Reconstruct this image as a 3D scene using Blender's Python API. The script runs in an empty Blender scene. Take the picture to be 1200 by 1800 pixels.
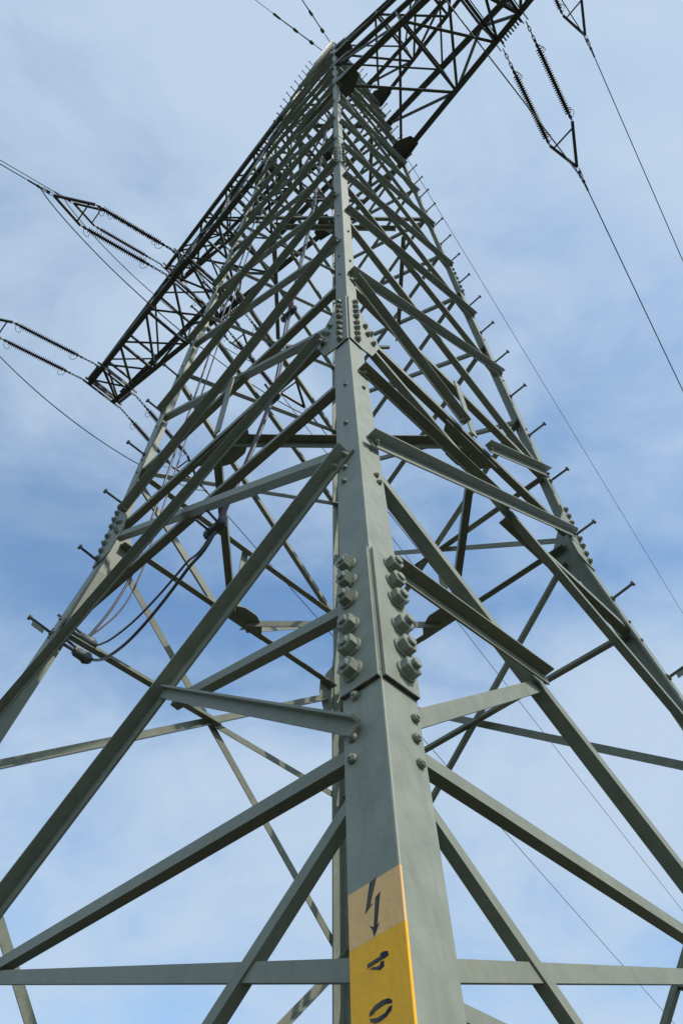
import bpy, bmesh, math, random
from mathutils import Vector, Matrix
random.seed(7)
V = Vector
C = bpy.context.scene.collection
U = 0.7                      # metres per modelling unit

# ------------------------------------------------------------------ camera
YAW, PITCH, ROLL = 0.01743, 0.92440, -0.007296
fw = V((math.sin(YAW)*math.cos(PITCH), math.cos(YAW)*math.cos(PITCH), math.sin(PITCH)))
rt0 = V((math.cos(YAW), -math.sin(YAW), 0)); up0 = rt0.cross(fw)
rt = rt0*math.cos(ROLL)+up0*math.sin(ROLL); up = -rt0*math.sin(ROLL)+up0*math.cos(ROLL)
cam_d = bpy.data.cameras.new('camera'); cam = bpy.data.objects.new('camera', cam_d); C.objects.link(cam)
cam_d.sensor_fit = 'VERTICAL'; cam_d.sensor_height = 36; cam_d.lens = 36*1417.9/1800
cam_d.clip_start = 0.05; cam_d.clip_end = 9000
cam.matrix_world = Matrix(((rt.x, up.x, -fw.x, -0.1619*U), (rt.y, up.y, -fw.y, -6.4113*U),
                           (rt.z, up.z, -fw.z, 0), (0, 0, 0, 1)))
bpy.context.scene.camera = cam
GROUND = -1.6                # metres; the camera stands 1.6 m above it

# ------------------------------------------------------------------ sun and sky
SUN_AZ, SUN_EL = math.radians(128), math.radians(47)     # azimuth clockwise from +Y
sund = bpy.data.lights.new('sun', 'SUN'); sund.energy = 2.7; sund.angle = math.radians(0.5)
sund.color = (1.0, 0.95, 0.87)
sun = bpy.data.objects.new('sun', sund); C.objects.link(sun)
sdir = V((math.sin(SUN_AZ)*math.cos(SUN_EL), math.cos(SUN_AZ)*math.cos(SUN_EL), math.sin(SUN_EL)))
sun.rotation_euler = (-sdir).to_track_quat('-Z', 'Y').to_euler()

world = bpy.data.worlds.new('World'); bpy.context.scene.world = world; world.use_nodes = True
wt = world.node_tree; wt.nodes.clear(); wn = wt.nodes.new; wl = wt.links.new
sky = wn('ShaderNodeTexSky'); sky.sky_type = 'NISHITA'; sky.sun_disc = False
sky.sun_elevation = SUN_EL; sky.sun_rotation = SUN_AZ
sky.air_density = 1.0; sky.dust_density = 0.6; sky.ozone_density = 0.5
tc = wn('ShaderNodeTexCoord')
sep = wn('ShaderNodeSeparateXYZ'); wl(tc.outputs['Generated'], sep.inputs[0])
zc = wn('ShaderNodeMath'); zc.operation = 'ADD'; zc.inputs[1].default_value = 0.45; wl(sep.outputs[2], zc.inputs[0])
dvx = wn('ShaderNodeMath'); dvx.operation = 'DIVIDE'; wl(sep.outputs[0], dvx.inputs[0]); wl(zc.outputs[0], dvx.inputs[1])
dvy = wn('ShaderNodeMath'); dvy.operation = 'DIVIDE'; wl(sep.outputs[1], dvy.inputs[0]); wl(zc.outputs[0], dvy.inputs[1])
cmb = wn('ShaderNodeCombineXYZ'); wl(dvx.outputs[0], cmb.inputs[0]); wl(dvy.outputs[0], cmb.inputs[1])
def wnoise(scale, detail, rough, dist, off, sx=1, sy=1):
    mp = wn('ShaderNodeMapping'); mp.inputs['Location'].default_value = off
    mp.inputs['Scale'].default_value = (sx, sy, 1); mp.inputs['Rotation'].default_value = (0, 0, .5)
    wl(cmb.outputs[0], mp.inputs[0])
    n = wn('ShaderNodeTexNoise'); n.inputs['Scale'].default_value = scale; n.inputs['Detail'].default_value = detail
    n.inputs['Roughness'].default_value = rough; n.inputs['Distortion'].default_value = dist
    wl(mp.outputs[0], n.inputs['Vector']); return n
n1 = wnoise(2.3, 7, .52, .6, (9.1, 3.3, 0), 1, 1.15)
n2 = wnoise(7.5, 7, .62, .5, (1.1, 8.2, 0), 1, 1.25)
# a thicker veil towards the zenith and low down, thinner in the band between
hz = wn('ShaderNodeMapRange'); hz.inputs['From Min'].default_value = .35; hz.inputs['From Max'].default_value = 1.0
wl(sep.outputs[2], hz.inputs['Value'])
hr = wn('ShaderNodeValToRGB'); e = hr.color_ramp.elements
e[0].position = 0; e[0].color = (.62,)*3+(1,); e[1].position = 1; e[1].color = (.78,)*3+(1,)
for ps, vv in ((.16, .74), (.34, .86), (.43, .58), (.55, .20), (.66, .42), (.82, .76)):
    q = e.new(ps); q.color = (vv,)*3+(1,)
wl(hz.outputs[0], hr.inputs[0])
m1 = wn('ShaderNodeMath'); m1.operation = 'MULTIPLY_ADD'; m1.inputs[1].default_value = 1.5; m1.inputs[2].default_value = -.72
wl(n1.outputs['Fac'], m1.inputs[0])
m2 = wn('ShaderNodeMath'); m2.operation = 'MULTIPLY_ADD'; m2.inputs[1].default_value = .75; m2.inputs[2].default_value = -.375
wl(n2.outputs['Fac'], m2.inputs[0])
m3 = wn('ShaderNodeMath'); m3.operation = 'ADD'; wl(m1.outputs[0], m3.inputs[0]); wl(m2.outputs[0], m3.inputs[1])
addb = wn('ShaderNodeMath'); addb.operation = 'ADD'; wl(m3.outputs[0], addb.inputs[0]); wl(hr.outputs[0], addb.inputs[1])
cr = wn('ShaderNodeMapRange'); cr.inputs['To Min'].default_value = .05; cr.inputs['To Max'].default_value = .95; cr.interpolation_type = 'SMOOTHSTEP'
wl(addb.outputs[0], cr.inputs['Value'])
cmix = wn('ShaderNodeMixRGB'); cmix.inputs[2].default_value = (3.0, 3.75, 4.65, 1)
tint = wn('ShaderNodeMixRGB'); tint.blend_type = 'MULTIPLY'; tint.inputs[0].default_value = 1; tint.inputs[2].default_value = (.88, 1.17, 1.30, 1)
wl(sky.outputs[0], tint.inputs[1]); wl(cr.outputs[0], cmix.inputs[0]); wl(tint.outputs[0], cmix.inputs[1])
bg = wn('ShaderNodeBackground'); bg.inputs[1].default_value = 0.15; wl(cmix.outputs[0], bg.inputs[0])
wo = wn('ShaderNodeOutputWorld'); wl(bg.outputs[0], wo.inputs[0])
vs = bpy.context.scene.view_settings
vs.view_transform = 'Standard'; vs.look = 'None'; vs.gamma = 1; vs.exposure = 0.25

# ------------------------------------------------------------------ materials
def paint(name, base, rough=.55, var=.18, rust=.0, scale=9, bump=.15, tint=(.20, .19, .13), metallic=0.0):
    m = bpy.data.materials.new(name); m.use_nodes = True; t = m.node_tree; N = t.nodes.new; L = t.links.new
    b = t.nodes['Principled BSDF']; b.inputs['Roughness'].default_value = rough; b.inputs['Metallic'].default_value = metallic
    b.inputs['Specular IOR Level'].default_value = .35
    co = N('ShaderNodeTexCoord')
    a = N('ShaderNodeTexNoise'); a.inputs['Scale'].default_value = scale; a.inputs['Detail'].default_value = 6; a.inputs['Roughness'].default_value = .65
    L(co.outputs['Object'], a.inputs['Vector'])
    mp = N('ShaderNodeMapping'); mp.inputs['Scale'].default_value = (1, 1, .12); L(co.outputs['Object'], mp.inputs[0])
    s = N('ShaderNodeTexNoise'); s.inputs['Scale'].default_value = scale*3; s.inputs['Detail'].default_value = 5
    L(mp.outputs[0], s.inputs['Vector'])
    r1 = N('ShaderNodeValToRGB'); r1.color_ramp.elements[0].position = .3; r1.color_ramp.elements[1].position = .7
    r1.color_ramp.elements[0].color = tuple(c*(1-var) for c in base)+(1,)
    r1.color_ramp.elements[1].color = tuple(min(1, c*(1+var)) for c in base)+(1,)
    L(a.outputs['Fac'], r1.inputs[0])
    r2 = N('ShaderNodeValToRGB'); r2.color_ramp.elements[0].position = .50; r2.color_ramp.elements[1].position = .74
    r2.color_ramp.elements[1].color = (.6, .6, .6, 1); L(s.outputs['Fac'], r2.inputs[0])
    mx = N('ShaderNodeMixRGB'); mx.inputs[2].default_value = tint+(1,); L(r2.outputs[0], mx.inputs[0]); L(r1.outputs[0], mx.inputs[1])
    out = mx
    if rust:
        k = N('ShaderNodeTexNoise'); k.inputs['Scale'].default_value = scale*7; k.inputs['Detail'].default_value = 8; k.inputs['Roughness'].default_value = .7
        L(co.outputs['Object'], k.inputs['Vector'])
        r3 = N('ShaderNodeValToRGB'); r3.color_ramp.elements[0].position = .66-rust*.15; r3.color_ramp.elements[1].position = .74
        L(k.outputs['Fac'], r3.inputs[0])
        m2 = N('ShaderNodeMixRGB'); m2.inputs[2].default_value = (.13, .075, .045, 1); L(r3.outputs[0], m2.inputs[0]); L(mx.outputs[0], m2.inputs[1]); out = m2
    L(out.outputs[0], b.inputs['Base Color'])
    rr = N('ShaderNodeMapRange'); rr.inputs['To Min'].default_value = rough-.12; rr.inputs['To Max'].default_value = rough+.18
    L(a.outputs['Fac'], rr.inputs['Value']); L(rr.outputs[0], b.inputs['Roughness'])
    bp = N('ShaderNodeBump'); bp.inputs['Strength'].default_value = bump; bp.inputs['Distance'].default_value = .004
    h = N('ShaderNodeTexNoise'); h.inputs['Scale'].default_value = 60; h.inputs['Detail'].default_value = 4; L(co.outputs['Object'], h.inputs['Vector'])
    L(h.outputs['Fac'], bp.inputs['Height']); L(bp.outputs[0], b.inputs['Normal'])
    return m
M = dict(
    leg=paint('leg_paint', (.250, .266, .205), .5, .15, rust=.10),
    brace=paint('brace_paint', (.225, .233, .172), .5, .16, rust=.2),
    arm=paint('arm_paint_shaded', (.115, .12, .10), .6, .25, rust=.2),  # darker than the braces: backlit shade put into the base colour
    plate=paint('plate_paint', (.24, .256, .196), .5, .14, rust=.12),
    nut=paint('nut_paint', (.235, .25, .19), .5, .15, rust=.12, scale=25),
    edge=paint('shaded_edge', (.055, .05, .045), .7, .2),  # near-black colour for the shade under plate edges
    bolt=paint('step_bolt_metal', (.16, .16, .15), .55, .3, rust=.5, scale=20),
    yellow=paint('amber_paint', (.98, .47, .012), .5, .05, scale=14, tint=(.85, .38, .02)),
    peach=paint('faded_orange_paint', (.86, .50, .19), .55, .05, scale=14, tint=(.74, .42, .17)),
    ink=paint('black_stencil', (.012, .012, .022), .6, .2),
    shed=paint('insulator_rubber', (.035, .022, .02), .45, .25, scale=20),
    steel=paint('galvanised', (.13, .14, .14), .5, .25, rust=.1, scale=20, metallic=.3),
    wire=paint('conductor', (.05, .055, .06), .5, .2, scale=3, metallic=.3),
    cable=paint('cable_sheath', (.11, .105, .115), .4, .25, scale=5, tint=(.16, .12, .13)),
    tape=paint('red_tape', (.28, .06, .06), .5, .3, scale=30),
    concrete=paint('concrete', (.35, .34, .32), .85, .2, scale=6),
)

# ------------------------------------------------------------------ object helpers
def tag(o, label=None, cat=None, group=None, kind=None):
    if label: o['label'] = label
    if cat: o['category'] = cat
    if group: o['group'] = group
    if kind: o['kind'] = kind
    return o
def empty(name, loc=(0, 0, 0), parent=None):
    o = bpy.data.objects.new(name, None); C.objects.link(o); o.location = V(loc)*U; o.empty_display_size = .2
    if parent: o.parent = parent
    return o
class MB:
    """collects verts and faces (modelling units) and links them as one mesh object"""
    def __init__(s): s.v = []; s.f = []; s.sm = []
    def prism(s, pts0, pts1, smooth=False):
        n = len(pts0); b = len(s.v); s.v += [V(p) for p in pts0]+[V(p) for p in pts1]
        for i in range(n): s.f.append((b+i, b+(i+1) % n, b+n+(i+1) % n, b+n+i)); s.sm.append(smooth)
        s.f.append(tuple(b+n-1-i for i in range(n))); s.f.append(tuple(b+n+i for i in range(n))); s.sm += [False]*2
        return s
    def loft(s, rings, smooth=True, cap=True):
        n = len(rings[0]); b = len(s.v)
        for r in rings: s.v += [V(p) for p in r]
        for j in range(len(rings)-1):
            for i in range(n):
                s.f.append((b+j*n+i, b+j*n+(i+1) % n, b+(j+1)*n+(i+1) % n, b+(j+1)*n+i)); s.sm.append(smooth)
        if cap:
            s.f.append(tuple(b+n-1-i for i in range(n))); s.f.append(tuple(b+(len(rings)-1)*n+i for i in range(n))); s.sm += [False]*2
        return s
    def lathe(s, P, d, prof, seg=12, smooth=True):
        d = d.normalized(); a = d.cross(V((0, 0, 1))); a = a.normalized() if a.length > 1e-4 else V((1, 0, 0)); b = d.cross(a)
        return s.loft([[P+d*h+(a*math.cos(2*math.pi*i/seg)+b*math.sin(2*math.pi*i/seg))*r for i in range(seg)] for h, r in prof], smooth)
    def tube(s, pts, r, seg=8, smooth=True):
        pts = [V(p) for p in pts]; rings = []; a = None
        for i, p in enumerate(pts):
            d = (pts[min(i+1, len(pts)-1)]-pts[max(i-1, 0)]).normalized()
            if a is None:
                a = d.cross(V((0, 0, 1)));
                if a.length < 1e-3: a = V((1, 0, 0))
            a = (a-d*a.dot(d)).normalized(); b = d.cross(a)
            rings.append([p+(a*math.cos(2*math.pi*k/seg)+b*math.sin(2*math.pi*k/seg))*r for k in range(seg)])
        return s.loft(rings, smooth)
    def box(s, c, ax, ay, az):
        c = V(c); q = [c-ax-ay, c+ax-ay, c+ax+ay, c-ax+ay]
        return s.prism([p-az for p in q], [p+az for p in q])
    def build(s, name, mat, parent=None, org=None):
        me = bpy.data.meshes.new(name); org = V(org) if org is not None else V((0, 0, 0))
        me.from_pydata([tuple((p-org)*U) for p in s.v], [], s.f); me.materials.append(mat)
        bm = bmesh.new(); bm.from_mesh(me); bmesh.ops.recalc_face_normals(bm, faces=bm.faces)
        for f, k in zip(bm.faces, s.sm): f.smooth = k
        bm.to_mesh(me); bm.free()
        o = bpy.data.objects.new(name, me); C.objects.link(o)
        if parent:
            o.parent = parent; po = V((0, 0, 0)); p = parent
            while p: po += V(p.location); p = p.parent
            o.location = org*U-po
        else: o.location = org*U
        return o

# ------------------------------------------------------------------ tower skeleton
ZW, S1, S2, S3, ZS, ZA, ZT = 7.291, .22054, .05706, .04709, 15.54, 25.78, 33.17
TX, TY = -.00759, -.01391
DR = dict(N=(0, -1), L=(-1, 0), R=(1, 0), B=(0, 1))
ZP = 46.0                                # top of the peak
def leg(k, z):
    if z <= ZW: d = 3-S1*(z-ZW)
    elif z <= ZS: d = 3-S2*(z-ZW)
    elif z <= ZT+.6: d = 3-S2*(ZS-ZW)-S3*(z-ZS)
    else:
        d0 = 3-S2*(ZS-ZW)-S3*(ZT+.6-ZS); d = d0+(.42-d0)*(z-ZT-.6)/(ZP-ZT-.6)
    x, y = DR[k]; return V((x*d+TX*(z-5), y*d+TY*(z-5), z))
NB = dict(N='LR', L='BN', R='NB', B='RL')
FACES = (('N', 'L'), ('R', 'N'), ('B', 'R'), ('L', 'B'))     # (leg where the outer diagonal is high, leg where it is low)
def fnormal(a, b, z):
    zz = z-1.0 if z > ZW else z-2
    n = (leg(b, z)-leg(a, z)).cross(leg(a, z)-leg(a, zz)).normalized()
    return n if n.dot((leg(a, z)+leg(b, z))*V((1, 1, 0))) > 0 else -n
def flange(z): return .2 if z < 7.35 else (.165 if z < ZS else .13)
TL = .02

tower = empty('transmission_tower', (0, 0, GROUND/U))
tag(tower, 'grey green steel lattice pylon seen from below its near leg', 'pylon')

GZ = GROUND/U
def leg_section(k, z, a, t):
    c = leg(k, z); e = [(leg(n, z)-c).normalized() for n in NB[k]]; ch = .006
    return [c+e[0]*a, c+e[0]*ch, c+e[0]*ch*.29+e[1]*ch*.29, c+e[1]*ch, c+e[1]*a, c+e[1]*a+e[0]*t, c+e[0]*t+e[1]*t, c+e[0]*a+e[1]*t]
legs = {}
for k in 'NLRB':
    m = MB()
    for z0, z1, a, t in ((GZ-.1, 2.07, .2, .026), (2.075, ZW, .2, .024), (ZW+.005, ZS, .165, .02), (ZS+.005, ZT+.6, .13, .018), (ZT+.605, ZP, .10, .014)):
        m.prism(leg_section(k, z0, a, t), leg_section(k, z1, a, t))
    legs[k] = m.build('leg', M['leg'], tower, leg(k, GZ))
    f = MB(); b0 = leg(k, GZ)
    f.lathe(b0-V((0, 0, .6)), V((0, 0, 1)), [(0, .62), (.6, .62), (.62, .6), (.95, .45), (.97, .42)], 28)
    f.build('foundation', M['concrete'], tower, b0)
tag(legs['N'], 'near leg with painted number panel')

# ---- hexagonal nuts
def nut_into(m, P, n, upv, r=.042, h=.055):
    n = n.normalized(); a = upv.cross(n).normalized(); b = n.cross(a); ph = random.uniform(0, 1.05); bl = random.uniform(1.15, 1.4)
    def ring(rad, hh, seg, o=0): return [P+n*hh+(a*math.cos(2*math.pi*i/seg+o)+b*math.sin(2*math.pi*i/seg+o))*rad for i in range(seg)]
    m.loft([ring(r*1.14, 0, 18), ring(r*1.14, .009, 18), ring(r*1.08, .012, 18)], False)      # washer
    m.loft([ring(r, .012, 6, ph), ring(r, h*.92, 6, ph), ring(r*.88, h, 6, ph)], False)
    m.loft([ring(r*.52, h, 10), ring(r*.52, h*bl, 10), ring(r*.44, h*(bl+.06), 10)], False)        # bolt end

FARNUTS = MB()
def splice(k, z0, z1, w, rows, r, gus=None, t=.015, gap=.0035):
    """cover plates on both flanges of leg k from z0 to z1, with a column of nuts on each"""
    for nb in NB[k]:
        n = fnormal(k, nb, (z0+z1)/2)
        e = lambda z: (leg(nb, z)-leg(k, z)).normalized()
        P = lambda u, z: leg(k, z)+e(z)*u
        base = .003
        if gus:
            zc = z0+.1
            out = [P(gap, z0), P(w*.98, z0-.0), P(w+gus*.55, z0+.05), P(w+gus, z0+.42), P(w+gus*.96, z0+.62), P(w*.98, z1-.15), P(w*.9, z1), P(gap, z1)]
        else: out = [P(gap, z0), P(w, z0), P(w, z1), P(gap, z1)]
        m = MB(); m.prism([p+n*base for p in out], [p+n*(base+t) for p in out])
        pl = m.build('gusset_plate' if gus else 'splice_plate', M['plate'], legs[k], leg(k, z0))
        me = MB(); d = P(gap, z0); d2 = P(w*.99, z0)                                    # strip along the lower edge, underside shade painted as dark colour
        dn = (leg(k, z0-1)-leg(k, z0)).normalized()
        me.prism([d+n*(base-.001), d2+n*(base-.001), d2+n*(base+t*.98), d+n*(base+t*.98)],
                 [p+dn*.006 for p in (d+n*(base-.001), d2+n*(base-.001), d2+n*(base+t*.98), d+n*(base+t*.98))])
        me.build('plate_edge_shade', M['edge'], pl, d) if k == 'N' else None
        near = k == 'N' or (k in 'LR' and 7 < z0 < 10)
        cm = FARNUTS
        for i in range(rows[0]):
            z = z0+rows[1]+i*(z1-z0-rows[1]-rows[2])/(rows[0]-1)
            if len(rows) > 3: z += rows[3]*((i*2 >= rows[0])-.5)
            u = w*rows[4] if len(rows) > 4 else w*.6
            if near:
                mm = MB(); nut_into(mm, P(u, z)+n*(base+t), n, V((0, 0, 1)), r, r*1.12); mm.build('nut', M['nut'], legs[k], P(u, z))
            else: nut_into(cm, P(u, z)+n*(base+t), n, V((0, 0, 1)), r, r*1.12)
        if gus:
            for du, dz in ((.30, .66), (.42, .50), (.62, .60), (.72, .38)):
                pos = P(w+gus*du-.02, z0+dz)+n*(base+t)
                if near:
                    mm = MB(); nut_into(mm, pos, n, V((0, 0, 1)), r*.8, r); mm.build('nut', M['nut'], legs[k], pos)
                else: nut_into(cm, pos, n, V((0, 0, 1)), r*.8, r)
for k in 'NLRB':
    splice(k, 2.03, 3.02, .2, (6, .13, .10, .06, .63), .045)
    splice(k, ZW-.0, ZW+1.18, .175, (8, .12, .1, .05, .55), .034, gus=.26)
    splice(k, ZS, ZS+1.5, .14, (7, .1, .1, .05, .55), .030)

far = FARNUTS.build('nut', M['nut'], tower, leg('B', 8)); far['kind'] = 'stuff'

# ---- angle bars
def bar(P, Q, n, w, out, edge, off=0.0, t=.012, w2=None, name='diagonal_brace', mat='brace', parent=None, bolts=0, hand=None):
    """an L section from P to Q; one flange in the face (normal n), the other standing out (+1) or in (-1) at its upper/lower edge"""
    P = V(P); Q = V(Q); d = (Q-P).normalized(); n = (n-d*n.dot(d)).normalized(); v = n.cross(d).normalized()
    if v.z < 0: v = -v
    if hand is not None: v = hand
    w2 = w2 or w; s = out
    o = off if out > 0 else -off
    sec = [(-w/2, 0), (w/2, 0), (w/2, w2), (w/2-t, w2), (w/2-t, t), (-w/2, t)]
    if edge < 0: sec = [(-x, y) for x, y in sec]
    f = lambda X: [X+v*x+n*(o+s*y) for x, y in sec]
    m = MB(); m.prism(f(P), f(Q))
    if bolts:
        for end, sg in ((P, 1), (Q, -1)):
            for j in range(bolts):
                c = end+d*sg*(.05+.11*j)-v*edge*w*.12+n*((off+t) if out > 0 else .024)
                nut_into(m, c, n, V((0, 0, 1)), .020, .026)
    return m.build(name, M[mat], parent or tower, P)
def lerp(a, b, t): return a+(b-a)*t
def tri(hi, lo, zh, zl, ih=.09, il=.09):
    """ends of a member between leg hi at height zh and leg lo at height zl, inset along the face"""
    P = leg(hi, zh); Q = leg(lo, zl); L = (Q-P).length
    return P+(Q-P)*ih/L, P+(Q-P)*(1-il/L)
W = 7.92; N3 = 4.47; H4 = 6.32; ZF = -1.95
MZ = [W, 10.8, 13.3, 15.7, 18.0, 20.4, 22.9, 25.5]
QZ = [9.28, 12.17, 14.45, 17.0, 19.6, 22.3, 25.0]
def xcross(a, b, za0, zb0, zb1, za1):
    """crossing of a(za1)-b(zb0) with a(za0)-b(zb1), all in one face"""
    A0, B0, A1, B1 = leg(a, za1), leg(b, zb0), leg(a, za0), leg(b, zb1)
    d1 = B0-A0; d2 = B1-A1; r = A1-A0; c = d1.cross(d2); s = r.cross(d2).dot(c)/c.dot(c); return A0+d1*s, s
for hi, lo in FACES:
    f1 = hi in 'NB'                       # faces with the outer diagonal on the near / far leg
    n1 = fnormal(hi, lo, 5); n2 = fnormal(hi, lo, 11)
    ti, TO = TL+.004, .004
    # --- bottom panel: big X from the footings to N3
    P, Q = tri(hi, lo, N3, ZF); bar(P, Q, n1, .10, 1, 1, TO, t=.014, w2=.092, bolts=2)
    P2, Q2 = tri(lo, hi, N3, ZF, .12, .12); bar(P2, Q2, n1, .085, -1, -1, ti, t=.012)
    X, s = xcross(hi, lo, ZF, ZF, N3, N3)
    # gusset at the crossing
    hx = (leg(lo, 2)-leg(hi, 2)).normalized(); vx = n1.cross(hx); vx = vx if vx.z > 0 else -vx
    g = MB(); pts = [X+hx*x+vx*y for x, y in ((-.46, -.10), (-.38, .12), (-.05, .34), (.36, .16), (.46, -.06), (.3, -.34), (-.22, -.38))]
    g.prism([p-n1*.018 for p in pts], [p-n1*.004 for p in pts]); g.build('gusset_plate', M['plate'], tower, X)
    for a, b, outer in ((hi, lo, True), (lo, hi, False)):
        e = (leg(b, 1)-leg(a, 1)).normalized()
        at = lambda z, u=.12: leg(a, z)+e*u
        # struts from the leg to the crossing and to the diagonals
        bar(at(1.755, .12), lerp(X, at(1.70), .10), n1, .066, -1, -1, ti, w2=.05, name='tie_brace')
        bar(at(.965, .16), lerp(X+V((0, 0, .075)), at(.965), .06), n1, .062, -1, 1, ti+.02, name='horizontal_brace')
        low = lerp(leg(a, ZF), X, .58); bar(at(1.64, .12), low, n1, .050, -1, -1, ti+.01, w2=.045, name='tie_brace')
        if a == 'N' and not outer: bar(at(.895, .17), lerp(leg(a, ZF), X, .76), n1, .050, -1, -1, ti+.03, w2=.04, name='tie_brace')
        K = lerp(leg(a, N3), X, .53 if outer else .50)
        if (hi, a) == ('L', 'L'): continue
        if a == 'N' and outer: bar(at(1.80), K, n1, .066, 1, 1, TO+.016, w2=.045, name='tie_brace')
        else: bar(at(1.88), K, n1, .078, -1, 1, ti+.02, w2=.05, name='tie_brace')
        if a == 'N' and not outer: bar(at(2.95, .14), K, n1, .075, 1, 1, TO, w2=.08, name='tie_brace')
        else: bar(at(2.72, .12), K, n1, .07, -1, -1, ti+.02, w2=.055, name='tie_brace')
    # --- panel N3..W
    P, Q = tri(hi, lo, W-.02, N3, .36, .10); bar(P, Q, n1, .09, 1, 1, .026, t=.012, w2=.095, bolts=1)
    P, Q = tri(lo, hi, W-.02, N3, .36, .05) ; bar(P, Q, n1, .095, -1, -1, ti, t=.012, w2=.08)
    Xm, s = xcross(hi, lo, N3, N3, W, W)
    if f1:
        P, Q = tri(hi, lo, H4, H4); bar(P, Q, n1, .085, -1, -1, ti+.016, name='horizontal_brace')
    else:
        P, Q = tri(lo, hi, H4, H4, .08, .1); Mm = lerp(P, Q, .49)
        bar(P, Mm, n1, .075, 1, 1, TO, w2=.1, name='horizontal_brace', bolts=1); bar(Mm, Q, n1, .10, -1, -1, ti+.016, name='horizontal_brace')
    # waist horizontal and its middle gusset
    P, Q = tri(hi, lo, W, W, .2, .2); bar(P, Q, n2, .085, -1, -1, ti, t=.012, w2=.09, name='horizontal_brace')
    mid = (leg(hi, W)+leg(lo, W))/2; cx = V((mid.x, mid.y, 0)).normalized(); hh = (leg(lo, W)-leg(hi, W)).normalized()
    inn = -V((n2.x, n2.y, 0)).normalized()
    pts = [mid+hh*x+inn*y for x, y in ((-.46, .05), (-.28, .27), (-.1, .36), (.1, .36), (.28, .27), (.46, .05))]
    g = MB(); g.prism([p+V((0, 0, -.085)) for p in pts], [p+V((0, 0, -.070)) for p in pts]); g.build('gusset_plate', M['plate'], tower, mid)
    # --- body above the waist
    if f1: zs = MZ
    else:
        zs = QZ
        for a in (hi, lo):                # K from the waist middle up to both legs
            kk = mid+(leg(a, W)-mid).normalized()*.22
            Pq = leg(a, QZ[0])+(mid-leg(a, QZ[0])).normalized()*.1
            bar(Pq, kk, n2, .105, 1, 1, TO+.006, t=.012, bolts=1)
    if f1:
        P, Q = tri(hi, lo, QZ[0], QZ[0]); bar(P, Q, n2, .09, -1, -1, ti+.016, name='horizontal_brace')
        top = (leg(hi, QZ[0])+leg(lo, QZ[0]))/2
    else:
        P, Q = tri(hi, lo, QZ[0], QZ[0]); bar(P, Q, n2, .09, -1, -1, ti+.014, name='horizontal_brace')
        top = (P+Q)/2
    h = MB(); a0 = mid+V((0, 0, .05)); hv = (leg(lo, W)-leg(hi, W)).normalized()*.055; no = n2*.008
    h.box(lerp(a0, top, .5), hv, (top-a0)/2, no); o = h.build('hanger_plate', M['plate'], tower, a0)
    for i in range(len(zs)-1):
        w = (.098, .095, .092, .088, .085, .085, .08)[min(i, 6)]
        P, Q = tri(hi, lo, zs[i+1], zs[i], .08, .07 if not (f1 and i == 0) else .34)
        bar(P, Q, fnormal(hi, lo, zs[i+1]), w*.74, 1, 1, TO, w2=w*1.15, bolts=1 if i < 4 else 0)
        P, Q = tri(lo, hi, zs[i+1], zs[i], .07, .07 if not (f1 and i == 0) else .3)
        bar(P, Q, fnormal(hi, lo, zs[i+1]), w*.66, -1, -1, ti, w2=w*.95)
# upper body, between and above the two crossarm levels
for fi, (hi, lo) in enumerate(FACES):
    for i, (z0, z1) in enumerate(((25.6, 27.3), (27.3, 29.1), (29.1, 31.0), (31.0, 33.0), (33.9, 36.2), (36.2, 38.8), (38.8, 41.6), (41.6, 45.0))):
        n = fnormal(hi, lo, z1)
        P, Q = tri(hi, lo, z1, z0, .05, .05); bar(P, Q, n, .06 if i < 4 else .045, 1, 1, TO, w2=.10 if i < 4 else .07)
        P, Q = tri(lo, hi, z1, z0, .05, .05); bar(P, Q, n, .07 if i < 4 else .05, -1, -1, .02)
    for z, w in ((25.2, .13), (30.1, .11), (33.4, .13), (37.0, .1), (45.6, .09)):
        P, Q = tri(hi, lo, z, z, .04, .04); bar(P, Q, fnormal(hi, lo, z-.1), w, -1, -1, .036, name='horizontal_brace', mat='arm' if z > 36 else 'brace')  # upper bars take the dark arm colour to tone down painted-out sunlight
# horizontal frames across the inside of the body
def diaphragm(z, w, corners=False, name='diaphragm_brace'):
    mids = [(leg(a, z)+leg(b, z))/2 for a, b in (('N', 'L'), ('L', 'B'), ('B', 'R'), ('R', 'N'))]
    for i in range(4):
        a, b = mids[i], mids[(i+1) % 4]; d = (b-a).normalized(); a = a+d*.16; b = b-d*.16
        out = V((a+b)/2); out.z = 0; out.normalize()
        a = a-V((0, 0, .05)); b = b-V((0, 0, .05))
        m = MB(); sec = [(0, 0), (w, 0), (w, -.012), (.012, -.012), (.012, -w), (0, -w)]
        f = lambda X: [X+out*(x-w/2)+V((0, 0, y)) for x, y in sec]
        m.prism(f(a), f(b)); m.build(name, M['brace'], tower, a)
diaphragm(W, .11); diaphragm(ZS+.3, .085); diaphragm(25.2, .1)
for z in (20.4, 33.4):
    for a, b in (('N', 'B'), ('L', 'R')):
        P = leg(a, z)*.97+leg(b, z)*.03; Q = leg(b, z)*.97+leg(a, z)*.03
        off = V((0, 0, -.05 if a == 'N' else -.17))
        bar(P+off, Q+off, V((0, 0, 1)), .1, -1, 1, name='diaphragm_brace', mat='brace', hand=(Q-P).normalized().cross(V((0, 0, 1))))

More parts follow.
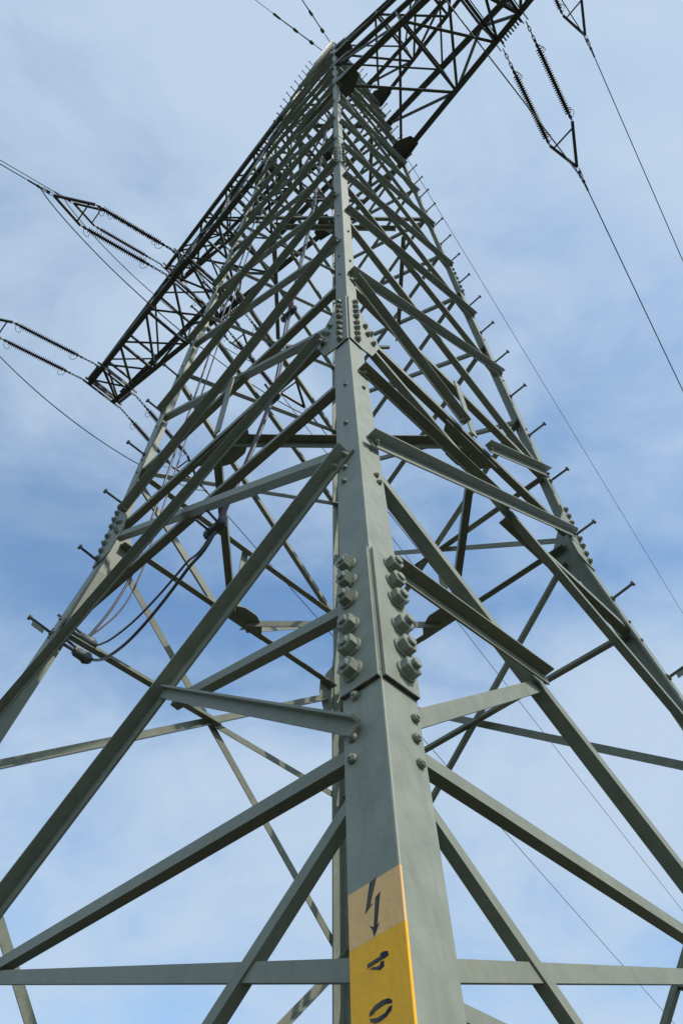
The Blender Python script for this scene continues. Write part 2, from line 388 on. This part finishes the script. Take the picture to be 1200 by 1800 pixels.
# ---- small nuts with washers where the braces meet the legs
def brace_nuts(k, nb, lst):
    n = fnormal(k, nb, lst[0][1])
    for u, z in lst:
        P = leg(k, z)+(leg(nb, z)-leg(k, z)).normalized()*u+fnormal(k, nb, z)*.002
        m = MB(); nut_into(m, P, fnormal(k, nb, z), V((0, 0, 1)), .017 if z < 8 else .015, .017); m.build('brace_nut', M['nut'], legs[k], P)
brace_nuts('N', 'L', [(.165, 1.90), (.155, 1.79), (.16, 1.69), (.13, 4.22), (.14, 4.02), (.13, 2.0), (.10, 5.0), (.08, 5.9), (.09, 9.4), (.09, 10.1), (.08, 12.0)])
brace_nuts('N', 'R', [(.165, 1.90), (.155, 1.79), (.16, 1.67), (.13, 4.10), (.15, 4.02), (.12, 5.9), (.09, 9.9), (.09, 11.2)])
for k in 'LR':
    for nb in NB[k]: brace_nuts(k, nb, [(.12, 6.1), (.08, 6.4), (.13, 5.6), (.10, 9.2), (.10, 9.5), (.09, 10.4), (.09, 11.9), (.10, 12.3), (.09, 13.4), (.08, 14.5)])

# ---- step bolts on two legs
def step(k, face, z0, dz, cnt):
    for i in range(cnt):
        z = z0+dz*i
        n = fnormal(k, face, z); e = (leg(face, z)-leg(k, z)).normalized()
        P = leg(k, z)+e*(flange(z)*.55)+n*.002
        m = MB(); m.lathe(P-n*.03, n, [(0, .016), (.30, .016), (.305, .032), (.325, .034), (.335, .026)], 10)
        m.lathe(P, n, [(0, .034), (.022, .034), (.024, .02)], 6, False)
        m.build('step_bolt', M['bolt'], legs[k], P)
step('R', 'N', 6.745-1.16, 1.16, 31); step('L', 'N', 6.165-1.16, 1.16, 32)
for k, z in (('R', 5.585), ('L', 6.165)):                     # small tab plates below the lowest steps
    n = fnormal(k, 'N', z); e = (leg('N', z)-leg(k, z)).normalized(); P = leg(k, z)+e*.11+n*.17-V((0, 0, .045))
    m = MB(); m.box(P, n*.075, V((0, 0, .03)), e*.004); m.build('tab_plate', M['plate'], legs[k], P)

# ---- painted panel and number on the near leg
n0 = leg('N', 0); eL = (leg('L', 0)-n0).normalized(); up_l = (leg('N', 1)-leg('N', 0))/1.0
nL = fnormal('N', 'L', 1)
def onf(u, z, h): return leg('N', z)+eL*u+nL*h
def decal(name, poly, h, mat, par=None, th=.0012):
    m = MB(); m.prism([onf(u, z, h) for u, z in poly], [onf(u, z, h+th) for u, z in poly]); return m.build(name, mat, par or legs['N'], onf(poly[0][0], poly[0][1], 0))
decal('orange_band', [(.0, 1.192), (.198, 1.174), (.198, 1.0035), (.0, 1.0225)], .0008, M['peach'])
decal('amber_band', [(.0, 1.022), (.198, 1.003), (.198, -.9), (.0, -.9)], .0008, M['yellow'])
nR = fnormal('R', 'N', 1); eR = (leg('R', 0)-n0).normalized()
for zt_, zb_, mm_, nm_ in ((1.0222, -.9, 'yellow', 'amber_band'), (1.192, 1.0224, 'peach', 'orange_band')):     # paint wrapped round the corner
    wr = .0075 if nm_[0] == 'a' else .0062
    sec = lambda z: [leg('N', z)+eL*.0085+nL*.0012, leg('N', z)+(nL+nR)*.0002, leg('N', z)+eR*wr+nR*.0012, leg('N', z)+(eL+eR)*.005]
    m = MB(); m.prism(sec(zb_), sec(zt_)); m.build(nm_, M[mm_], legs['N'], leg('N', zb_))
POLY = {
 'lightning_mark': ([(.1078, 1.1825), (.0856, 1.188), (.1083, 1.1289), (.1145, 1.1116), (.106, 1.1121), (.1354, 1.0907), (.1284, 1.1158), (.1123, 1.1800)],
                    [(.0756, 1.1386), (.0792, 1.1205), (.0943, 1.0429), (.0848, 1.0492), (.1067, 1.0139), (.1114, 1.0345), (.121, 1.0507), (.1067, 1.042), (.0948, 1.1269)]),
 'digit_four': ([(.1356, .9483), (.1351, .9367), (.0618, .9472), (.0637, .9601), (.079, .964), (.0898, .9622), (.0916, .9546)],
                [(.1294, .9327), (.0933, .9191), (.0793, .9247), (.0788, .9395), (.0917, .9394), (.0922, .9321), (.1059, .9313), (.1155, .9346)]),
 'digit_zero': ([(.1369, .8169), (.1343, .827), (.1167, .8381), (.09, .8438), (.0716, .8422), (.0613, .8349), (.0621, .827), (.0801, .8306), (.095, .8289), (.1158, .8242), (.1256, .8177)],
                [(.1365, .8114), (.1115, .8068), (.0855, .8112), (.0736, .821), (.0618, .8228), (.0654, .8119), (.0827, .8011), (.1014, .7959), (.1197, .796), (.1322, .8022)])}
for nm, polys in POLY.items():
    m = MB()
    for pl in polys: m.prism([onf(u, z, .0016) for u, z in pl], [onf(u, z, .0028) for u, z in pl])
    m.build(nm, M['ink'], legs['N'], onf(*polys[0][0], 0))

# ------------------------------------------------------------------ crossarms
A = V((1, -1, 0)).normalized(); Bv = V((1, 1, 0)).normalized()
def ab(p): return p.dot(A), p.dot(Bv)
def AB(a, b, z): return A*a+Bv*b+V((0, 0, z))
def crossarm(sg, zb, ztop, tip, btip, nodes, cw):
    root = empty('crossarm', (0, 0, 0), tower); root.location = -V(tower.location)
    k1, k2 = ('N', 'R') if sg > 0 else ('L', 'B')
    def chord(k, top):
        s = leg(k, ztop if top else zb); a0, b0 = ab(s)
        bt = btip[0] if k in 'NL' else btip[1]
        zt = zb+(.12 if top else 0)
        return lambda a: V(AB(a, b0+(bt-b0)*(a-a0)/(sg*tip-a0), s.z+(zt-s.z)*(a-a0)/(sg*tip-a0))), a0
    ch = {}
    for k in (k1, k2):
        for top in (0, 1):
            f, a0 = chord(k, top); ch[k, top] = f
            sb = -1 if k in 'NL' else 1                                   # outward side
            P, Q = f(a0), f(sg*tip*(1.0 if not top else .97)); d = (Q-P).normalized()
            side = Bv*sb; side = (side-d*side.dot(d)).normalized(); vv = d.cross(side); vv = vv if vv.z > 0 else -vv
            m = MB(); t = .016; sgv = 1 if not top else -1                 # corner of the angle at the outer lower / upper edge
            sec = [(0, 0), (-cw, 0), (-cw, t), (-t, t), (-t, cw), (0, cw)]
            F = lambda X: [X+side*x+vv*y*sgv for x, y in sec]
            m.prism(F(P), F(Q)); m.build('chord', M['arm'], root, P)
            # dark gusset plate where the chord meets the leg
            if not top or ztop-zb < 5:
                g = MB(); w = .30 if not top else .2
                pts = [P-d*.25-vv*w*.3, P+d*.15-vv*w, P+d*.62-vv*w*.35, P+d*.62+vv*w*.5, P+d*.1+vv*w*1.3, P-d*.3+vv*w*.8]
                g.prism([p+side*.004 for p in pts], [p+side*.022 for p in pts]); g.build('arm_gusset', M['arm'], root, P)
                if not top:
                    pts = [P-d*.1-side*.02, P+d*.66-side*.02, P+d*.62-side*.28, P+d*.25-side*.5, P-d*.05-side*.5]
                    g = MB(); g.prism([p-vv*.02 for p in pts], [p-vv*.004 for p in pts]); g.build('arm_gusset', M['arm'], root, P)
    def lace(P, Q, w, n, name='lacing_bar'):
        d = (Q-P).normalized(); L = (Q-P).length
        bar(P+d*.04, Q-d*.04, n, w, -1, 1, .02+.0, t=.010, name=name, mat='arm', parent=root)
    dn = V((0, 0, -1))
    for j in range(len(nodes)):
        a = sg*nodes[j]
        P, Q = ch[k1, 0](a), ch[k2, 0](a)
        if j: lace(P, Q, .085, dn, 'strut_bar')
        if ztop-zb > 2 and j: 
            lace(ch[k1, 1](a), ch[k2, 1](a), .07, dn, 'strut_bar')
        if j < len(nodes)-1:
            b = sg*nodes[j+1]
            lace(ch[k1, 0](a), ch[k2, 0](b), .075, dn); lace(ch[k2, 0](a)+V((0, 0, .09)), ch[k1, 0](b)+V((0, 0, .09)), .075, dn)
            for k in (k1, k2):
                nn = Bv*(-1 if k in 'NL' else 1)
                if ch[k, 1](a).z-ch[k, 0](a).z > .35:
                    if j % 2 == 0: lace(ch[k, 1](a), ch[k, 0](b), .07, nn)
                    else: lace(ch[k, 0](a), ch[k, 1](b), .07, nn)
                    if j: lace(ch[k, 0](a), ch[k, 1](a), .06, nn, 'post_bar')
            if j % 2 == 0: lace(ch[k1, 1](a), ch[k2, 1](b), .06, dn, 'top_lacing_bar')
            else: lace(ch[k2, 1](a), ch[k1, 1](b), .06, dn, 'top_lacing_bar')
    return ch, root
ARMS = {}
BEAMS = []
for sg in (-1, 1):
    ch, root = crossarm(sg, ZA, 30.0, 11.5, (-1.13, .06), (1.45, 3.85, 5.45, 6.3, 7.85, 9.45, 10.6, 11.4), .17)
    ARMS[sg, 'low'] = (ch, root)
    tag(root, 'lower crossarm reaching %s' % ('left' if sg < 0 else 'right'))
    ch2, root2 = crossarm(sg, ZT, 36.6, 9.3, (-1.0, -.1), (1.3, 3.2, 5.0, 6.6, 8.4, 9.2), .14)
    ARMS[sg, 'up'] = (ch2, root2)
    tag(root2, 'upper crossarm reaching %s' % ('left' if sg < 0 else 'right'))
    for lev, spots in (('low', (5.45, 6.3, 10.6, 11.4)), ('up', (8.4, 9.2))):
        c, r_ = ARMS[sg, lev]; k1, k2 = ('N', 'R') if sg > 0 else ('L', 'B')
        for a in spots:
            P, Q = c[k1, 0](sg*a), c[k2, 0](sg*a); d = (Q-P).normalized(); P = P-d*.18; Q = Q+d*.18
            m = MB(); s_ = A*.10; zz = V((0, 0, 1))
            for o in (-.07, .07): m.box(lerp(P, Q, .5)+A*o-zz*.075, (Q-P)/2, A*.012, zz*.055)
            m.build('attachment_beam', M['arm'], r_, P)
# coil-like spacer rows (bird guards) on the lower chord beside the attachment points
for sg in (-1, 1):
    c, r_ = ARMS[sg, 'low']
    for k in (('N', 'R') if sg > 0 else ('L', 'B')):
        for a0, a1 in ((5.55, 6.2), (10.7, 11.3)):
            m = MB(); f = c[k, 0]; sd = Bv*(-1 if k in 'NL' else 1)
            for i in range(8):
                a = sg*(a0+(a1-a0)*i/7); m.box(f(a)-V((0, 0, .04))+sd*.05, A*.018, sd*.05, V((0, 0, .08)))
            m.build('bird_guard', M['arm'], r_, f(sg*a0))

# ------------------------------------------------------------------ insulators, conductors and jumpers
DRI = V((math.sin(math.radians(34.3)), math.cos(math.radians(34.3)), -.075)).normalized()
DLE = V((-math.sin(math.radians(56.5)), -math.cos(math.radians(56.5)), -.06)).normalized()
def rod_profile(L):
    pr = [(0, .022), (.05, .022), (.06, .045), (.16, .045), (.17, .026)]; n = 30; z = .2
    for i in range(n):
        z = .2+(L-.4)*i/n; s = (L-.4)/n
        pr += [(z, .04), (z+s*.26, .098), (z+s*.42, .098), (z+s*.62, .042)]
    pr += [(L-.19, .026), (L-.17, .045), (L-.07, .045), (L-.06, .022), (L, .022)]
    return pr
def ring_pts(c, d, side, r):
    up_ = d.cross(side).normalized(); pts = []
    for i in range(9):
        t = math.pi*(-.15+1.3*i/8); pts.append(c+side*math.cos(t)*r*.45*0+up_*math.sin(t)*r*1.0+side*(math.cos(t))*r*.55)
    return pts
def insulator_set(att, d, label, cat='insulator'):
    """two parallel long-rod strings from the attachment points, a V yoke and a dead-end clamp; returns the clamp end"""
    P0, P1 = att; mid = (P0+P1)/2; root = empty('insulator_set', mid); tag(root, label, cat, 'tension insulator sets on the crossarms')
    ends = []; hv = (P1-P0).normalized(); hv = (hv-d*hv.dot(d)).normalized()
    for P in att:
        m = MB()                                              # links
        for i in range(4):
            c = P+d*(.08+.13*i); o = hv if i % 2 else d.cross(hv).normalized()
            m.tube([c-d*.085+o*.0, c-d*.05+o*.028, c+d*.05+o*.028, c+d*.085, c+d*.05-o*.028, c-d*.05-o*.028, c-d*.085], .014, 6)
        m.lathe(P+d*.5, d, [(0, .02), (.02, .04), (.08, .04), (.1, .02)], 8)
        m.build('shackle_link', M['steel'], root, P)
        S = P+d*.58; L = 2.36
        m = MB(); m.lathe(S, d, rod_profile(L), 14); rod = m.build('insulator', M['shed'], root, S)
        for c, sgn in ((S+d*.13, 1), (S+d*(L-.13), -1)):
            for u_ in (1, -1):
                sd = d.cross(hv).normalized()*u_; m = MB(); dd = d*sgn
                m.tube([c, c+sd*.12-dd*.02, c+sd*.20+hv*.05, c+sd*.24+hv*.10+dd*.06, c+sd*.22+hv*.13+dd*.14, c+sd*.17+hv*.12+dd*.18, c+sd*.14+hv*.05+dd*.19], .009, 6)
                m.build('arcing_horn', M['steel'], rod, c)
        E_ = S+d*(L+.02); ends.append(E_)
    tip = mid+d*4.05
    m = MB()
    for E_ in ends:
        dd = (tip-E_).normalized(); sd = dd.cross(d.cross(hv)).normalized()
        m.box((E_+tip)/2, dd*(tip-E_).length/2, sd*.042, d.cross(hv).normalized()*.03)
    a, b = lerp(ends[0], tip, .14), lerp(ends[1], tip, .14)
    m.box((a+b)/2, (b-a)/2, d*.022, d.cross(hv).normalized()*.024)
    m.build('yoke', M['steel'], root, tip)
    m = MB()
    for o in (1, -1): m.tube([tip-d*.03, tip+hv*.045*o+d*.08, tip+hv*.045*o+d*.34, tip+d*.42], .012, 6)
    m.lathe(tip+d*.12, d, [(0, .02), (.02, .04), (.10, .04), (.12, .018), (.28, .018), (.3, .045), (.4, .045), (.42, .03), (.68, .03), (.70, .016)], 10)
    m.build('dead_end_clamp', M['steel'], root, tip)
    return tip+d*.8
def span(P, d, label, r=.0165, L=330, curve=.00011, group='conductors strung between pylons', name='conductor_wire'):
    h = V((d.x, d.y, 0)).normalized(); s0 = d.z/math.hypot(d.x, d.y); pts = []
    for i in range(60):
        t = L*(i/59)**2; pts.append(P+h*t+V((0, 0, s0*t+curve*t*t)))
    m = MB(); m.tube(pts, r, 8); o = m.build(name, M['wire'], None, P); tag(o, label, 'power line', group); return o
def jumper(P, Q, droop, label):
    pts = []
    for i in range(33):
        t = i/32; w = 4*t*(1-t); w = w**.8
        pts.append(lerp(P, Q, t)-V((0, 0, droop*w)))
    m = MB(); m.tube(pts, .018, 8); m.build('jumper_wire', M['wire'], None, P)
    return bpy.context.scene.collection.objects[-1]
WHERE = {(-1, 'low', 0): 'inner position of the left lower crossarm', (-1, 'low', 1): 'outer tip of the left lower crossarm', (-1, 'up', 0): 'tip of the left upper crossarm',
         (1, 'low', 0): 'inner position of the right lower crossarm', (1, 'low', 1): 'outer tip of the right lower crossarm', (1, 'up', 0): 'tip of the right upper crossarm'}
for sg in (-1, 1):
    for lev, grp, idx in (('low', (5.45, 6.3), 0), ('low', (10.6, 11.4), 1), ('up', (8.4, 9.2), 0)):
        c, r_ = ARMS[sg, lev]; k1, k2 = ('N', 'R') if sg > 0 else ('L', 'B'); z = V((0, 0, -.16))
        wh = WHERE[sg, lev, idx]
        lf = [c[k1, 0](sg*a)-Bv*.16+z for a in grp]; rg = [c[k2, 0](sg*a)+Bv*.16+z for a in grp]
        vis = not (sg == 1 and (lev == 'low' or True))
        daz = {(-1, 'low', 0): 1.7, (-1, 'up', 0): .5}.get((sg, lev, idx), 0)
        DRI = V((math.sin(math.radians(34.3+daz)), math.cos(math.radians(34.3+daz)), -.075)).normalized()
        eR = insulator_set(rg, DRI, 'dark ribbed twin insulator strings pulling right from the '+wh)
        span(eR, DRI, 'thin dark conductor running right from the '+wh)
        eL_ = insulator_set(lf, DLE, 'dark ribbed twin insulator strings pulling left from the '+wh)
        span(eL_, DLE, 'thin dark conductor running left from the '+wh)
        jr = jumper(eL_-DLE*.35, eR-DRI*.35, 1.5, '')
        tag([o for o in C.objects if o.name.startswith('jumper_wire')][-1], 'drooping jumper wire looping past the '+wh, 'jumper wire', 'jumper loops under the crossarms')

# earth wires at the peak
pk = leg('L', ZP-.2)+V((-.1, 0, 0))
E1 = V((-.834, -.552, -.05)).normalized(); E2 = V((math.sin(math.radians(35.5)), math.cos(math.radians(35.5)), -.05)).normalized()
def fitting(P, d, label):
    m = MB(); m.tube([P, P+d*.9], .022, 6); m.lathe(P+d*.5, d, [(0, .03), (.05, .09), (.2, .09), (.25, .03), (.9, .03), (.95, .075), (1.15, .075), (1.2, .03), (1.9, .03), (1.95, .06), (2.3, .06), (2.35, .02)], 8)
    o = m.build('earth_wire_clamp', M['steel'], None, P); tag(o, label, 'wire clamp', 'clamps of the earth wires')
fitting(pk, E1, 'dark clamp fixing the lower earth wire to the pylon peak'); span(pk+E1*2, E1, 'thin earth wire leaving the pylon peak up and to the left, lower of two', name='earth_wire', r=.014)
pk2 = leg('N', ZP-.2)+V((-.15, .1, .2)); E3 = V((-.60, -.79, -.05)).normalized()
fitting(pk2, E3, 'dark clamp fixing the upper earth wire to the pylon peak'); span(pk2+E3*2, E3, 'thin earth wire leaving the pylon peak steeply up and left, upper of two', name='earth_wire', r=.014)
pk3 = leg('R', ZP-.2); fitting(pk3, E2, 'dark clamp of the earth wire behind the right side of the peak'); span(pk3+E2*2, E2, 'thin earth wire descending right of the pylon body from its peak', name='earth_wire', r=.014)

# ------------------------------------------------------------------ cables clipped inside the left face
def catmull(pts, n=8):
    pts = [V(p) for p in pts]; out = []
    for i in range(len(pts)-1):
        p0, p1, p2, p3 = pts[max(i-1, 0)], pts[i], pts[i+1], pts[min(i+2, len(pts)-1)]
        for j in range(n):
            t = j/n; out.append(.5*((2*p1)+(p2-p0)*t+(2*p0-5*p1+4*p2-p3)*t*t+(3*p1-p0-3*p2+p3)*t*t*t))
    return out+[pts[-1]]
nNL = fnormal('N', 'L', 9); hNL = (leg('L', 9)-leg('N', 9)).normalized()
def inl(f, z, depth): return lerp(leg('N', z), leg('L', z), f)-nNL*depth
lowp = leg('L', 6.25)+(leg('B', 6.25)-leg('L', 6.25)).normalized()*.38+(leg('N', 6.25)-leg('L', 6.25)).normalized()*.10
for idx, (dx, r) in enumerate(((0, .0165), (.065, .012))):
    path = [inl(.20, 25.0, .35)+hNL*dx, inl(.24, 20, .3)+hNL*dx, inl(.27, 15.5, .28)+hNL*dx, inl(.325, 10.9, .25)+hNL*dx, inl(.345, 8.4, .25)+hNL*dx, inl(.43, 6.05, .25)+hNL*dx]
    p0 = path[-1]; p1 = lowp+V((.09, .07, -.13+.20*idx))
    for t in (.2, .4, .6, .8, .93): path.append(lerp(p0, p1, t)-V((0, 0, (.55-.2*idx)*4*t*(1-t)*(.6+.4*t))))
    path.append(p1)
    m = MB(); m.tube(catmull(path), r, 8)
    o = m.build('down_cable', M['cable'], None, path[0]); tag(o, ('thicker' if idx == 0 else 'thinner')+' grey cable hanging inside the left face and looping to the left leg', 'cable', 'cables running down inside the tower')
for f, z, nm in ((.325, 10.8, 'upper'), (.345, 8.3, 'middle'), (.43, 6.0, 'lower')):
    c = inl(f, z, .25)+hNL*.05; m = MB()
    m.box(c, hNL*.12, nNL*.04, V((0, 0, .03))); m.lathe(c-hNL*.13-V((0, 0, .05)), V((0, 0, 1)), [(0, .02), (.02, .036), (.10, .036), (.12, .02)], 8)
    m.tube([c+hNL*.05, c+nNL*.20+hNL*.04], .014, 6); m.tube([c-hNL*.08, c+nNL*.20-hNL*.12], .014, 6)
    m.lathe(c+hNL*.10-V((0, 0, .05)), V((0, 0, 1)), [(0, .02), (.02, .036), (.10, .036), (.12, .02)], 8)
    o = m.build('cable_clamp', M['steel'], None, c); tag(o, 'small dark bracket holding the two grey cables, %s of three' % nm, 'clamp', 'brackets holding the down cables')
    t_ = MB(); a = inl(f-.003, z+.55, .25); b = inl(f, z+.15, .25)
    t_.tube([a, b], .021, 8); o = t_.build('cable_tape', M['tape'], None, a); tag(o, 'red taped stretch of cable just above the %s bracket' % nm, 'tape', 'red tape wrapped on the down cables')
# bracket with two end fittings at the left leg
m = MB(); c0 = lowp
m.box(c0+V((0, 0, -.12)), (leg('B', 5)-leg('L', 5)).normalized()*.10, V((0, 0, .03)), V((.03, -.03, 0)))
for s_ in (-.1, .12):
    m.lathe(c0+V((0, 0, s_-.04)), V((.6, .5, -.1)), [(-.28, .02), (-.1, .02), (-.08, .055), (.02, .06), (.06, .075), (.11, .05), (.13, .03)], 10)
    m.tube([c0+V((0, 0, s_)), c0+V((-.32, -.22, s_+.14))], .016, 6)
o = m.build('cable_bracket', M['steel'], None, c0); tag(o, 'rusty cable end bracket bolted to the left leg under the loop', 'bracket')
hLB = (leg('B', 9)-leg('L', 9)).normalized(); nLB = fnormal('L', 'B', 9)
for idx, (dx, r) in enumerate(((0, .017), (.10, .012))):
    path = [c0+V((0, 0, .1))]+[leg('L', z)+hLB*(u+dx)-nLB*.12 for z, u in ((6.9, .42), (7.6, .44), (8.6, .42), (10, .40), (13, .36), (17, .3), (22, .26))]
    m = MB(); m.tube(catmull(path), r, 8); o = m.build('riser_cable', M['cable'], None, path[0])
    tag(o, ('wider' if idx == 0 else 'narrower')+' pale cable rising beside the left leg above its bracket', 'cable', 'cables rising beside the left leg')

# ------------------------------------------------------------------ ground
def ground():
    me = bpy.data.meshes.new('ground'); bm = bmesh.new(); rings = [0.001, 3, 6, 12, 25, 60, 150, 400, 1200, 4000]; seg = 64; prev = None
    for r in rings:
        cur = [bm.verts.new((r*math.cos(2*math.pi*i/seg), r*math.sin(2*math.pi*i/seg), GROUND+(0 if r < 100 else .004*(r-100)*math.sin(i*.7)*.02))) for i in range(seg)]
        if prev:
            for i in range(seg): bm.faces.new((prev[i], prev[(i+1) % seg], cur[(i+1) % seg], cur[i]))
        prev = cur
    bm.to_mesh(me); bm.free(); o = bpy.data.objects.new('ground', me); C.objects.link(o); o['kind'] = 'structure'
    m = bpy.data.materials.new('meadow'); m.use_nodes = True; t = m.node_tree; b = t.nodes['Principled BSDF']; b.inputs['Roughness'].default_value = .95
    tc_ = t.nodes.new('ShaderNodeTexCoord')
    n_ = t.nodes.new('ShaderNodeTexNoise'); n_.inputs['Scale'].default_value = .8; n_.inputs['Detail'].default_value = 10; t.links.new(tc_.outputs['Object'], n_.inputs['Vector'])
    r = t.nodes.new('ShaderNodeValToRGB'); r.color_ramp.elements[0].color = (.015, .017, .008, 1); r.color_ramp.elements[1].color = (.044, .042, .021, 1)
    r.color_ramp.elements[0].position = .35; r.color_ramp.elements[1].position = .7
    t.links.new(n_.outputs['Fac'], r.inputs[0]); t.links.new(r.outputs[0], b.inputs['Base Color']); me.materials.append(m)
ground()
